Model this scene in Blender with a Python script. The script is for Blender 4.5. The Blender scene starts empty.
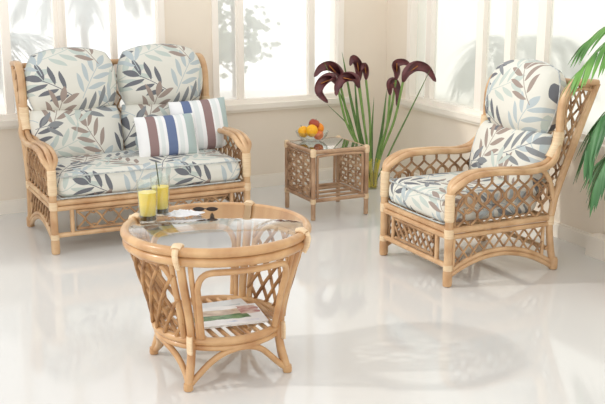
import bpy, math, random
from mathutils import Vector, Matrix
PI = math.pi
V = Vector
scene = bpy.context.scene
COL = scene.collection
random.seed(4)

# ------------------------------------------------------------------ materials
def new_mat(name):
    m = bpy.data.materials.new(name); m.use_nodes = True
    nt = m.node_tree
    for n in list(nt.nodes): nt.nodes.remove(n)
    out = nt.nodes.new('ShaderNodeOutputMaterial')
    return m, nt, out
def node(nt, typ, **kw):
    n = nt.nodes.new(typ)
    for k, v in kw.items():
        if k in n.inputs.keys() if hasattr(n.inputs, 'keys') else False: n.inputs[k].default_value = v
        else: setattr(n, k, v)
    return n
def L(nt, a, b): nt.links.new(a, b)
def srgb(r, g, b):
    f = lambda c: (c/255/12.92) if c/255 <= .04045 else ((c/255+.055)/1.055)**2.4
    return (f(r), f(g), f(b), 1)
def simple(name, col, rough=.5, noise=0.06, scale=6, metal=0, coat=0, bump=0, subsurf=0, stretch=(1, 1, 1), col2=None, trans=0):
    m, nt, out = new_mat(name)
    b = node(nt, 'ShaderNodeBsdfPrincipled')
    b.inputs['Roughness'].default_value = rough; b.inputs['Metallic'].default_value = metal
    b.inputs['Coat Weight'].default_value = coat; b.inputs['Coat Roughness'].default_value = .1
    b.inputs['Transmission Weight'].default_value = trans
    tc = node(nt, 'ShaderNodeTexCoord'); mp = node(nt, 'ShaderNodeMapping'); mp.inputs['Scale'].default_value = stretch
    nz = node(nt, 'ShaderNodeTexNoise'); nz.inputs['Scale'].default_value = scale; nz.inputs['Detail'].default_value = 4
    L(nt, tc.outputs['Object'], mp.inputs['Vector']); L(nt, mp.outputs['Vector'], nz.inputs['Vector'])
    mx = node(nt, 'ShaderNodeMix', data_type='RGBA')
    c2 = col2 or tuple(max(0, c*(1-noise*4)) for c in col[:3])+(1,)
    c1 = col if col2 else tuple(min(1, c*(1+noise)) for c in col[:3])+(1,)
    mx.inputs[6].default_value = c1; mx.inputs[7].default_value = c2
    rp = node(nt, 'ShaderNodeMapRange'); rp.inputs[1].default_value = .35; rp.inputs[2].default_value = .7
    L(nt, nz.outputs['Fac'], rp.inputs[0]); L(nt, rp.outputs[0], mx.inputs[0]); L(nt, mx.outputs[2], b.inputs['Base Color'])
    if bump:
        bp = node(nt, 'ShaderNodeBump'); bp.inputs['Strength'].default_value = bump; bp.inputs['Distance'].default_value = .004
        L(nt, nz.outputs['Fac'], bp.inputs['Height']); L(nt, bp.outputs['Normal'], b.inputs['Normal'])
    L(nt, b.outputs[0], out.inputs[0])
    return m

M = {}
M['rattan'] = simple('honey_rattan', srgb(218, 182, 140), .36, scale=9, col2=srgb(184, 140, 98), bump=.25, coat=.15)
M['rattan_thin'] = simple('thin_rattan', srgb(192, 154, 114), .45, scale=14, col2=srgb(136, 98, 66), bump=.2)
M['rattan_table'] = simple('golden_rattan', srgb(214, 174, 126), .32, scale=9, col2=srgb(180, 130, 84), bump=.25, coat=.2)
M['rattan_core'] = simple('split_rattan_core', srgb(196, 150, 100), .45, scale=16, col2=srgb(138, 96, 58), bump=.2)
M['rattan_pale'] = simple('pale_rattan', srgb(200, 166, 134), .42, scale=9, col2=srgb(160, 122, 92), bump=.25)
M['weave'] = simple('woven_cane', srgb(206, 172, 138), .5, scale=22, col2=srgb(150, 112, 80), bump=.3)
M['binding'] = simple('cane_binding', srgb(236, 212, 176), .45, scale=3, col2=srgb(222, 190, 150), bump=.7, stretch=(4, 4, 60))
M['wall'] = simple('beige_plaster', srgb(239, 228, 212), .75, noise=.01, scale=2)
M['trim'] = simple('cream_paint', srgb(243, 236, 224), .45, noise=.01, scale=3)
M['frame'] = simple('window_paint', srgb(249, 242, 232), .45, noise=.01, scale=3)
M['metal'] = simple('brass_metal', srgb(150, 120, 90), .35, metal=.8)
M['stem'] = simple('lily_stem', srgb(140, 172, 98), .45, scale=12, col2=srgb(100, 140, 66), stretch=(6, 6, 1))
M['stem_base'] = simple('pale_stem_base', srgb(226, 210, 84), .4, scale=12, col2=srgb(196, 190, 70), stretch=(6, 6, 1))
M['blade'] = simple('lily_leaf', srgb(110, 146, 78), .45, scale=12, col2=srgb(74, 108, 54), stretch=(6, 6, 1))
M['spathe'] = simple('burgundy_spathe', srgb(112, 56, 60), .38, scale=22, col2=srgb(66, 30, 38), coat=.1)
M['spadix'] = simple('spadix', srgb(190, 120, 60), .6, scale=60)
M['palm'] = simple('palm_leaf', srgb(104, 156, 62), .42, scale=5, col2=srgb(52, 104, 44))
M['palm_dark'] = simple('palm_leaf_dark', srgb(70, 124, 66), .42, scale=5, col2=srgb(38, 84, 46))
M['bark'] = simple('bark', srgb(120, 104, 80), .8, scale=20, bump=.5)
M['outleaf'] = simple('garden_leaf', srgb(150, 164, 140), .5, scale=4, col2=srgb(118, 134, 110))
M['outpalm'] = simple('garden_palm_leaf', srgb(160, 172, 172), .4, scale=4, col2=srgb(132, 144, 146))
M['terracotta'] = simple('terracotta', srgb(176, 104, 70), .8, scale=20)
M['soil'] = simple('soil', srgb(60, 44, 34), .95, scale=60, bump=.8)
M['orange'] = simple('orange_peel', srgb(250, 150, 30), .45, scale=120, noise=.03, bump=.3)
M['lemon'] = simple('golden_peel', srgb(255, 186, 24), .42, scale=120, noise=.03, bump=.3)
M['apple'] = simple('red_apple', srgb(196, 58, 40), .35, scale=9, col2=srgb(226, 128, 60), stretch=(1, 1, .3))
M['apple_dark'] = simple('dark_red_apple', srgb(150, 52, 38), .35, scale=9, col2=srgb(186, 88, 52), stretch=(1, 1, .3))
M['white_cloth'] = simple('white_tissue', srgb(244, 244, 246), .8, noise=.02)
M['dark_plastic'] = simple('dark_brown_plastic', srgb(52, 42, 38), .25)
M['straw'] = simple('dark_straw', srgb(70, 80, 50), .4)
M['piping'] = simple('piping_cord', srgb(206, 208, 202), .8, scale=40, col2=srgb(150, 156, 160))
M['syrup'] = simple('dark_syrup', srgb(66, 52, 16), .15)

def juice_mat():
    m, nt, out = new_mat('yellow_juice')
    b = node(nt, 'ShaderNodeBsdfPrincipled'); b.inputs['Roughness'].default_value = .2
    b.inputs['Subsurface Weight'].default_value = .35; b.inputs['Subsurface Scale'].default_value = .03
    b.inputs['Subsurface Radius'].default_value = (1, .9, .2)
    tc = node(nt, 'ShaderNodeTexCoord'); sp = node(nt, 'ShaderNodeSeparateXYZ'); cr = node(nt, 'ShaderNodeValToRGB')
    L(nt, tc.outputs['Generated'], sp.inputs[0]); L(nt, sp.outputs[2], cr.inputs[0])
    cr.color_ramp.elements[0].color = srgb(206, 184, 92); cr.color_ramp.elements[0].position = .0
    cr.color_ramp.elements[1].color = srgb(246, 216, 98); cr.color_ramp.elements[1].position = .55
    L(nt, cr.outputs[0], b.inputs['Base Color']); L(nt, b.outputs[0], out.inputs[0]); return m
M['juice'] = juice_mat()

def two_sided_ior(nt, fr, ior):      # same reflectance seen from either face of the sheet
    ge = node(nt, 'ShaderNodeNewGeometry'); mr = node(nt, 'ShaderNodeMapRange')
    mr.inputs[3].default_value = ior; mr.inputs[4].default_value = 1/ior
    nt.links.new(ge.outputs['Backfacing'], mr.inputs[0]); nt.links.new(mr.outputs[0], fr.inputs['IOR'])
def thin_glass(name, tint=(.96, .99, .97, 1), ior=1.5, boost=1.0, rough=.0):
    m, nt, out = new_mat(name)
    fr = node(nt, 'ShaderNodeFresnel'); two_sided_ior(nt, fr, ior)
    tr = node(nt, 'ShaderNodeBsdfTransparent'); tr.inputs[0].default_value = tint
    gl = node(nt, 'ShaderNodeBsdfGlossy'); gl.inputs['Roughness'].default_value = rough
    mu = node(nt, 'ShaderNodeMath', operation='MULTIPLY', use_clamp=True); mu.inputs[1].default_value = boost
    mx = node(nt, 'ShaderNodeMixShader')
    L(nt, fr.outputs[0], mu.inputs[0]); L(nt, mu.outputs[0], mx.inputs[0]); L(nt, tr.outputs[0], mx.inputs[1]); L(nt, gl.outputs[0], mx.inputs[2]); L(nt, mx.outputs[0], out.inputs[0])
    return m
M['glass'] = thin_glass('clear_glass', tint=(.97, .99, .98, 1), boost=1.5)
M['table_glass'] = thin_glass('table_glass', tint=(.985, 1, .99, 1), ior=1.55, boost=2.1, rough=.03)

def frosted(name, tint, white=.5):
    m, nt, out = new_mat(name)
    rf = node(nt, 'ShaderNodeBsdfRefraction'); two_sided_ior(nt, rf, 1.12); rf.inputs['Roughness'].default_value = .22
    rf.inputs['Color'].default_value = tint
    tl = node(nt, 'ShaderNodeBsdfTranslucent'); tl.inputs[0].default_value = tint
    mx = node(nt, 'ShaderNodeMixShader'); mx.inputs[0].default_value = white
    gl = node(nt, 'ShaderNodeBsdfGlossy'); gl.inputs['Roughness'].default_value = .08
    fr = node(nt, 'ShaderNodeFresnel'); two_sided_ior(nt, fr, 1.4)
    m2 = node(nt, 'ShaderNodeMixShader')
    L(nt, rf.outputs[0], mx.inputs[1]); L(nt, tl.outputs[0], mx.inputs[2]); L(nt, fr.outputs[0], m2.inputs[0])
    L(nt, mx.outputs[0], m2.inputs[1]); L(nt, gl.outputs[0], m2.inputs[2]); L(nt, m2.outputs[0], out.inputs[0])
    return m
M['pane_back'] = frosted('frosted_pane', (1, 1, .99, 1), .62)
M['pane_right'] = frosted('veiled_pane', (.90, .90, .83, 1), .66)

def floor_mat():
    m, nt, out = new_mat('white_gloss_floor')
    b = node(nt, 'ShaderNodeBsdfPrincipled'); b.inputs['Roughness'].default_value = .07
    b.inputs['IOR'].default_value = 1.55
    tc = node(nt, 'ShaderNodeTexCoord'); nz = node(nt, 'ShaderNodeTexNoise'); nz.inputs['Scale'].default_value = .8
    mx = node(nt, 'ShaderNodeMix', data_type='RGBA'); mx.inputs[6].default_value = srgb(226, 225, 222); mx.inputs[7].default_value = srgb(220, 219, 215)
    L(nt, tc.outputs['Object'], nz.inputs['Vector']); L(nt, nz.outputs['Fac'], mx.inputs[0]); L(nt, mx.outputs[2], b.inputs['Base Color'])
    L(nt, b.outputs[0], out.inputs[0]); return m
M['floor'] = floor_mat()

def leaf_fabric(name):
    """off-white cloth printed with leafy sprigs, laid out in the UV map (metres)"""
    m, nt, out = new_mat(name)
    tile = .60*.80
    uv = node(nt, 'ShaderNodeUVMap'); uv.uv_map = 'UVMap'
    uvs_ = node(nt, 'ShaderNodeVectorMath', operation='SCALE'); uvs_.inputs['Scale'].default_value = 1/1.22; L(nt, uv.outputs[0], uvs_.inputs[0])
    def math_(op, a, b=None, c=None):
        n = node(nt, 'ShaderNodeMath', operation=op)
        for i, x in enumerate((a, b, c)):
            if x is None: continue
            if isinstance(x, (int, float)): n.inputs[i].default_value = x
            else: L(nt, x, n.inputs[i])
        return n.outputs[0]
    navy = srgb(112, 114, 120); brown = srgb(160, 145, 136); sage = srgb(192, 201, 194); blue = srgb(182, 192, 195); slate = srgb(136, 139, 142)
    # cx, cy, angle, pitch, leaf half length, half width, count, colour, bend
    sprigs = [(.09, .09, 35, .056, .050, .0170, 3, sage, .8), (.30, .07, 150, .056, .050, .0165, 3, navy, -.6), (.50, .10, 60, .056, .050, .0165, 3, blue, .5),
              (.11, .29, 62, .056, .050, .0165, 4, navy, .7), (.31, .27, 20, .056, .048, .0165, 3, sage, -.6), (.50, .30, 120, .056, .048, .016, 3, brown, .6),
              (.08, .50, 140, .056, .048, .016, 3, blue, .6), (.29, .49, 70, .056, .050, .0165, 3, brown, -.5), (.50, .51, 25, .056, .052, .0170, 4, slate, -.6),
              (.20, .19, 110, .054, .044, .015, 1, blue, .4), (.40, .40, 80, .054, .044, .015, 1, sage, .4), (.20, .40, 10, .054, .044, .015, 1, slate, .4)]
    base = node(nt, 'ShaderNodeRGB'); base.outputs[0].default_value = srgb(222, 220, 210)
    cur = base.outputs[0]
    for (cx, cy, ang, p, h, w, n, colr, bend) in sprigs:
        su = node(nt, 'ShaderNodeVectorMath', operation='SUBTRACT'); su.inputs[1].default_value = (cx*.80, cy*.80, 0)
        L(nt, uvs_.outputs[0], su.inputs[0])
        wr = node(nt, 'ShaderNodeVectorMath', operation='WRAP'); wr.inputs[1].default_value = (tile/2,)*3; wr.inputs[2].default_value = (-tile/2,)*3
        L(nt, su.outputs[0], wr.inputs[0])
        ro = node(nt, 'ShaderNodeVectorRotate', rotation_type='Z_AXIS'); ro.inputs['Angle'].default_value = -math.radians(ang)
        L(nt, wr.outputs[0], ro.inputs['Vector'])
        sp = node(nt, 'ShaderNodeSeparateXYZ'); L(nt, ro.outputs[0], sp.inputs[0])
        s, t0 = sp.outputs[0], sp.outputs[1]
        t = math_('MULTIPLY_ADD', math_('MULTIPLY', s, s), bend, t0)      # bent stem
        at = math_('ABSOLUTE', t)
        sg = math_('SIGN', t)
        sh = math_('MULTIPLY_ADD', at, -.95, s)                           # leaves slant forward
        sh = math_('MULTIPLY_ADD', sg, p*.22, sh)                         # sides alternate
        q = math_('DIVIDE', sh, p)
        fl = math_('ROUND', q)
        loc = math_('MULTIPLY', math_('SUBTRACT', q, fl), p)
        r = math_('DIVIDE', math_('SUBTRACT', at, h*.72+.004), h*.72)
        wid = math_('MULTIPLY', math_('SUBTRACT', 1.0, math_('MULTIPLY', r, r)), w*1.02)
        leaf = math_('GREATER_THAN', wid, math_('ABSOLUTE', loc))
        cnt = math_('LESS_THAN', math_('ABSOLUTE', fl), n/2 - .01 if n % 2 else n/2 - .4)
        leaf = math_('MULTIPLY', leaf, cnt)
        st = math_('MULTIPLY', math_('LESS_THAN', at, .0018), math_('LESS_THAN', math_('ABSOLUTE', s), p*n*.5+.01))
        # leaf at the tip
        ds = math_('DIVIDE', math_('SUBTRACT', s, p*n*.5+.03), .04)
        tw = math_('MULTIPLY', math_('SUBTRACT', 1.0, math_('MULTIPLY', ds, ds)), w)
        tip = math_('GREATER_THAN', tw, at)
        mask = math_('MAXIMUM', math_('MAXIMUM', leaf, st), tip)
        mx = node(nt, 'ShaderNodeMix', data_type='RGBA'); mx.inputs[7].default_value = colr
        L(nt, mask, mx.inputs[0]); L(nt, cur, mx.inputs[6]); cur = mx.outputs[2]
    b = node(nt, 'ShaderNodeBsdfPrincipled'); b.inputs['Roughness'].default_value = .85; b.inputs['Specular IOR Level'].default_value = .25
    L(nt, cur, b.inputs['Base Color'])
    nz = node(nt, 'ShaderNodeTexNoise'); nz.inputs['Scale'].default_value = 14; nz.inputs['Detail'].default_value = 2
    tc = node(nt, 'ShaderNodeTexCoord'); L(nt, tc.outputs['Object'], nz.inputs['Vector'])
    bp = node(nt, 'ShaderNodeBump'); bp.inputs['Strength'].default_value = .5; bp.inputs['Distance'].default_value = .012
    L(nt, nz.outputs['Fac'], bp.inputs['Height']); L(nt, bp.outputs['Normal'], b.inputs['Normal'])
    L(nt, b.outputs[0], out.inputs[0]); return m
M['fabric'] = leaf_fabric('leaf_print_fabric')

def stripes(name, stops):
    m, nt, out = new_mat(name)
    uv = node(nt, 'ShaderNodeUVMap'); uv.uv_map = 'UVMap'
    sp = node(nt, 'ShaderNodeSeparateXYZ'); L(nt, uv.outputs[0], sp.inputs[0])
    cr = node(nt, 'ShaderNodeValToRGB'); cr.color_ramp.interpolation = 'CONSTANT'
    els = cr.color_ramp.elements
    els[0].position = 0; els[0].color = stops[0][1]; els[1].position = stops[1][0]; els[1].color = stops[1][1]
    for pz, c in stops[2:]:
        e = els.new(pz); e.color = c
    L(nt, sp.outputs[0], cr.inputs[0])
    b = node(nt, 'ShaderNodeBsdfPrincipled'); b.inputs['Roughness'].default_value = .8
    wv = node(nt, 'ShaderNodeTexNoise'); wv.inputs['Scale'].default_value = 10
    bp = node(nt, 'ShaderNodeBump'); bp.inputs['Strength'].default_value = .5; bp.inputs['Distance'].default_value = .012
    tc = node(nt, 'ShaderNodeTexCoord'); L(nt, tc.outputs['Object'], wv.inputs['Vector'])
    L(nt, wv.outputs['Fac'], bp.inputs['Height']); L(nt, bp.outputs['Normal'], b.inputs['Normal'])
    L(nt, cr.outputs[0], b.inputs['Base Color']); L(nt, b.outputs[0], out.inputs[0]); return m
W_, BR, BL, SG, PL = srgb(242, 242, 242), srgb(150, 124, 122), srgb(104, 120, 156), srgb(178, 194, 192), srgb(226, 231, 230)
M['stripe_a'] = stripes('striped_cloth', [(0, W_), (.15, BR), (.30, W_), (.34, PL), (.41, W_), (.46, BL), (.62, W_), (.66, PL), (.74, W_), (.80, SG), (.96, W_)])
M['stripe_b'] = stripes('striped_cloth_mirrored', [(0, W_), (.18, BL), (.33, W_), (.37, PL), (.46, W_), (.53, BR), (.68, W_), (.71, PL), (.80, W_), (.86, SG)])

# ------------------------------------------------------------------ mesh helpers
class MB:
    def __init__(s): s.v = []; s.f = []; s.uv = {}; s.mi = []
    def add(s, vs, fs, mi=0):
        o = len(s.v); s.v += [tuple(x) for x in vs]
        for f in fs: s.f.append([o+i for i in f]); s.mi.append(mi)
        return s
    def box(s, a, b, mi=0):
        (x0, y0, z0), (x1, y1, z1) = a, b
        vs = [(x, y, z) for z in (z0, z1) for x, y in ((x0, y0), (x1, y0), (x1, y1), (x0, y1))]
        return s.add(vs, [[0, 3, 2, 1], [4, 5, 6, 7], [0, 1, 5, 4], [1, 2, 6, 5], [2, 3, 7, 6], [3, 0, 4, 7]], mi)
    def tube(s, pts, r, n=10, closed=False, flat=1.0, mi=0):
        pts = [V(p) for p in pts]
        pp = [pts[0]]
        for p in pts[1:]:
            if (p-pp[-1]).length > 1e-5: pp.append(p)
        pts = pp; N = len(pts)
        if N < 2: return s
        rad = r if callable(r) else (lambda t: r)
        tg = []
        for i in range(N):
            a = pts[(i-1) % N] if closed or i > 0 else pts[i]; b = pts[(i+1) % N] if closed or i < N-1 else pts[i]
            tg.append((b-a).normalized())
        up = V((0, 0, 1)) if abs(tg[0].z) < .9 else V((1, 0, 0))
        nr = (up - tg[0]*up.dot(tg[0])).normalized()
        vs = []
        for i in range(N):
            nr = nr - tg[i]*nr.dot(tg[i])
            nr = nr.normalized() if nr.length > 1e-6 else tg[i].orthogonal().normalized()
            bn = tg[i].cross(nr); rr = rad(i/(N-1))
            for k in range(n):
                a = 2*PI*k/n
                vs.append(pts[i] + nr*math.cos(a)*rr + bn*math.sin(a)*rr*flat)
        fs = []
        for i in range(N if closed else N-1):
            j = (i+1) % N
            for k in range(n):
                fs.append([i*n+k, i*n+(k+1) % n, j*n+(k+1) % n, j*n+k])
        if not closed: fs += [[k for k in range(n)][::-1], [(N-1)*n+k for k in range(n)]]
        return s.add(vs, fs, mi)
    def lathe(s, prof, c=(0, 0, 0), n=32, mi=0, cap=True):
        vs = []; fs = []
        for r, z in prof:
            for k in range(n):
                a = 2*PI*k/n; vs.append((c[0]+r*math.cos(a), c[1]+r*math.sin(a), c[2]+z))
        for i in range(len(prof)-1):
            for k in range(n): fs.append([i*n+k, i*n+(k+1) % n, (i+1)*n+(k+1) % n, (i+1)*n+k])
        if cap and prof[0][0] > 1e-4: fs.append([k for k in range(n)][::-1])
        if cap and prof[-1][0] > 1e-4: fs.append([(len(prof)-1)*n+k for k in range(n)])
        return s.add(vs, fs, mi)
    def build(s, name, mat, parent=None, smooth=True, uvs=None, label=None):
        me = bpy.data.meshes.new(name); me.from_pydata(s.v, [], s.f)
        mats = mat if isinstance(mat, (list, tuple)) else [mat]
        for m in mats: me.materials.append(m)
        for p, mi in zip(me.polygons, s.mi): p.material_index = mi
        if uvs:
            l = me.uv_layers.new(name='UVMap')
            for i, lp in enumerate(me.loops): l.data[i].uv = uvs[lp.vertex_index]
        if smooth:
            for p in me.polygons: p.use_smooth = True
            try: me.set_sharp_from_angle(angle=math.radians(50))
            except Exception: pass
        me.update()
        o = bpy.data.objects.new(name, me); COL.objects.link(o)
        if parent: o.parent = parent
        if label: o['label'] = label
        return o
def smooth_path(pts, per=6, closed=False):
    pts = [V(p) for p in pts]; out = []; N = len(pts)
    rng = range(N) if closed else range(N-1)
    for i in rng:
        p1, p2 = pts[i], pts[(i+1) % N]
        p0 = pts[(i-1) % N] if closed or i > 0 else p1*2-p2
        p3 = pts[(i+2) % N] if closed or i+2 < N else p2*2-p1
        for k in range(per):
            t = k/per
            out.append(.5*((2*p1)+(-p0+p2)*t+(2*p0-5*p1+4*p2-p3)*t*t+(-p0+3*p1-3*p2+p3)*t**3))
    if not closed: out.append(pts[-1])
    return out
def empty(name, label, cat, loc=(0, 0, 0), rz=0, group=None):
    o = bpy.data.objects.new(name, None); COL.objects.link(o); o.empty_display_size = .1
    o.location = loc; o.rotation_euler = (0, 0, rz); o['label'] = label; o['category'] = cat
    if group: o['group'] = group
    return o
def tag(o, label, cat, group=None, kind=None):
    o['label'] = label; o['category'] = cat
    if group: o['group'] = group
    if kind: o['kind'] = kind
    return o
def struct(o, label=None, cat=None):
    o['kind'] = 'structure'
    if label: o['label'] = label
    if cat: o['category'] = cat
    return o
def ring(c, r, n=40, z=0, rx=None):
    return [(c[0]+r*math.cos(2*PI*k/n), c[1]+(rx or r)*math.sin(2*PI*k/n), c[2]+z) for k in range(n)]
def lattice(mb, fmap, inside, u0, u1, v0, v1, du, slope, r, n=5, step=.012, off=None):
    """two families of crossing canes in a (u,v) sheet, cut where inside() ends"""
    H = v1-v0; run = H/slope
    for sgn in (1, -1):
        k0 = u0-run-du if sgn > 0 else u0; k1 = u1 if sgn > 0 else u1+run+du
        c = k0
        while c <= k1:
            seg = []; m = max(4, int(math.hypot(H, run)/step))
            for i in range(m+1):
                v = v0+H*i/m; u = c+sgn*(v-v0)/slope
                if u0 <= u <= u1 and inside(u, v):
                    seg.append(V(fmap(u, v, sgn*(off if off is not None else r*.7))))
                else:
                    if len(seg) > 1: mb.tube(seg, r, n)
                    seg = []
            if len(seg) > 1: mb.tube(seg, r, n)
            c += du

# ------------------------------------------------------------------ camera
f_px, pitch, yaw = 1019.4, .236, .4574
Fd = V((math.sin(yaw)*math.cos(pitch), math.cos(yaw)*math.cos(pitch), -math.sin(pitch)))
Rt = V((math.cos(yaw), -math.sin(yaw), 0)); Up = Rt.cross(Fd)
cam_d = bpy.data.cameras.new('camera'); cam = bpy.data.objects.new('camera', cam_d); COL.objects.link(cam)
cam_d.sensor_width = 36; cam_d.lens = f_px/605*36; cam_d.clip_start = .05
mw = Matrix((Rt, Up, -Fd)).transposed().to_4x4(); mw.translation = V((-3.899, -6.5223, 1.6))
cam.matrix_world = mw; scene.camera = cam

# ------------------------------------------------------------------ room (corner of the two windowed walls at the origin)
WT = .16; H = 2.45; SILL = .60; HEAD = 2.3
MB().box((-6.2, -8.2, -.1), (WT, WT, 0)).build('floor', M['floor'], smooth=False)
struct(bpy.data.objects['floor'])
WB = [(-4.6, -1.707), (-1.373, -.363)]           # openings of the back wall in x
WR = [(-3.75, -.30)]                             # opening of the right wall in y
w = MB().box((-6.2, 0, 0), (WT, WT, SILL)).box((-6.2, 0, HEAD), (WT, WT, H))
for a, b in ((-6.2, -4.6), (-1.707, -1.373), (-.363, WT)): w.box((a, 0, SILL), (b, WT, HEAD))
struct(w.build('wall_back', M['wall'], smooth=False))
w = MB().box((0, -8.2, 0), (WT, 0, SILL)).box((0, -8.2, HEAD), (WT, 0, H)).box((0, -8.2, SILL), (WT, -3.75, HEAD)).box((0, -.30, SILL), (WT, 0, HEAD))
struct(w.build('wall_right', M['wall'], smooth=False))
def base_bd(name, a, b, along):
    mb = MB()
    if along == 'x': mb.box((a, -.016, 0), (b, 0, .075)).box((a, -.011, .075), (b, 0, .088))
    else: mb.box((-.016, a, 0), (0, b, .075)).box((-.011, a, .075), (0, b, .088))
    struct(mb.build(name, M['trim'], smooth=False))
base_bd('baseboard_back', -6.2, -.016, 'x'); base_bd('baseboard_right', -8.2, 0, 'y')
struct(MB().box((-.11, -2.62, 0), (-.0165, -2.36, .115)).build('trim_1', M['trim'], smooth=False))

def window_back(name, x0, x1, mull, panemat):
    root = empty(name, 'wide frosted window in the back wall', 'window', (0, 0, 0)); del root['category']; del root['label']
    struct(root)
    fr = MB(); t = .045
    fr.box((x0, -.012, SILL), (x0+t, WT-.02, HEAD)).box((x1-t, -.012, SILL), (x1, WT-.02, HEAD)).box((x0+t, .0, HEAD-t), (x1-t, WT-.02, HEAD)).box((x0+t, 0, SILL), (x1-t, WT-.02, SILL+.035))
    fr.build('window_frame', M['frame'], root, smooth=False)
    edges = [x0+t]
    for m0, m1 in mull:
        mm = MB().box((m0, .01, SILL+.035), (m1, .065, HEAD-t))
        if m1-m0 > .06: mm.box(((m0+m1)/2-.012, -.004, SILL+.035), ((m0+m1)/2+.012, .01, HEAD-t))
        mm.build('mullion', M['frame'], root, smooth=False); edges += [m0, m1]
    edges.append(x1-t)
    for a, b in zip(edges[::2], edges[1::2]):
        MB().add([(a, .045, SILL+.035), (b, .045, SILL+.035), (b, .045, HEAD-t), (a, .045, HEAD-t)], [[0, 1, 2, 3]]).build('window_pane', panemat, root, smooth=False)
    s = MB().box((x0-.06, -.05, SILL-.03), (x1+.06, .02, SILL+.004)).box((x0-.06, -.03, SILL-.05), (x1+.06, .0, SILL-.03))
    s.build('window_sill', M['trim'], root, smooth=False)
    return root
w1 = window_back('window_1', -4.6, -1.707, [(-4.05, -3.98), (-3.40, -3.36), (-2.757, -2.705), (-2.43, -2.355), (-2.062, -2.026)], M['pane_back'])
w2 = window_back('window_2', -1.373, -.363, [(-1.178, -1.134), (-.632, -.586)], M['pane_back'])
for hx in (-2.415, -2.372):
    h = MB(); h.box((hx-.007, -.012, .80), (hx+.007, .01, .87)); h.tube([(hx, -.012, .855), (hx, -.035, .855), (hx, -.035, .76)], .006, 8)
    h.build('window_handle', M['metal'], w1)
def window_right(name, y0, y1, mull, panemat):
    root = empty(name, '', '', (0, 0, 0)); del root['category']; del root['label']
    struct(root)
    fr = MB(); t = .045
    fr.box((-.012, y0, SILL), (WT-.02, y0+t, HEAD)).box((-.012, y1-t, SILL), (WT-.02, y1, HEAD)).box((0, y0+t, HEAD-t), (WT-.02, y1-t, HEAD)).box((0, y0+t, SILL), (WT-.02, y1-t, SILL+.035))
    fr.build('window_frame', M['frame'], root, smooth=False)
    edges = [y0+t]
    for m0, m1 in mull:
        MB().box((.01, m0, SILL+.035), (.065, m1, HEAD-t)).build('mullion', M['frame'], root, smooth=False); edges += [m0, m1]
    edges.append(y1-t)
    for a, b in zip(edges[::2], edges[1::2]):
        MB().add([(.045, a, SILL+.035), (.045, b, SILL+.035), (.045, b, HEAD-t), (.045, a, HEAD-t)], [[3, 2, 1, 0]]).build('window_pane', panemat, root, smooth=False)
    s = MB().box((-.05, y0-.06, SILL-.03), (.02, y1+.06, SILL+.004)).box((-.03, y0-.06, SILL-.05), (0, y1+.06, SILL-.03))
    s.build('window_sill', M['trim'], root, smooth=False)
w3 = window_right('window_3', -3.75, -.30, [(-3.2, -3.14), (-2.66, -2.60), (-1.775, -1.70), (-1.455, -1.395), (-1.17, -1.10), (-.575, -.51)], M['pane_right'])

# ------------------------------------------------------------------ cushions
def pillow(W, Hh, T, c_top=.5, c_bot=.5, n=22, edge=.5, flat=4):
    """returns verts (u, v, thickness), faces, uv"""
    vs = []; uv = []; fs = []
    for side in (1, -1):
        for j in range(n+1):
            for i in range(n+1):
                s = -1+2*i/n; r = -1+2*j/n
                # even spacing in the middle, tighter towards the seam
                s = math.sin(s*PI/2)*.5+s*.5; r = math.sin(r*PI/2)*.5+r*.5
                c = c_top if r > 0 else c_bot
                x = s*math.sqrt(max(0, 1-c*r*r/2)); y = r*math.sqrt(max(0, 1-c*s*s/2))
                th = (max(0, 1-abs(s)**flat)*max(0, 1-abs(r)**flat))**edge
                vs.append((x*W/2, y*Hh/2, side*th*T/2)); uv.append((x*W/2+(0 if side > 0 else .3), y*Hh/2))
    m = (n+1)**2
    for side in (0, 1):
        for j in range(n):
            for i in range(n):
                a = side*m+j*(n+1)+i; q = [a, a+1, a+n+2, a+n+1]
                fs.append(q if side == 0 else q[::-1])
    return vs, fs, uv
def outline(W, Hh, c_top, c_bot, n=16):
    pts = []
    for k in range(4*n):
        e, i = divmod(k, n); t = -1+2*i/n
        s, r = [(t, -1), (1, t), (-t, 1), (-1, -t)][e]
        c = c_top if r > 0 else c_bot
        pts.append((s*math.sqrt(max(0, 1-c*r*r/2))*W/2, r*math.sqrt(max(0, 1-c*s*s/2))*Hh/2, 0))
    return pts
def place(vs, origin, ax, ay, az): return [V(origin)+V(ax)*x+V(ay)*y+V(az)*z for x, y, z in vs]
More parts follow.
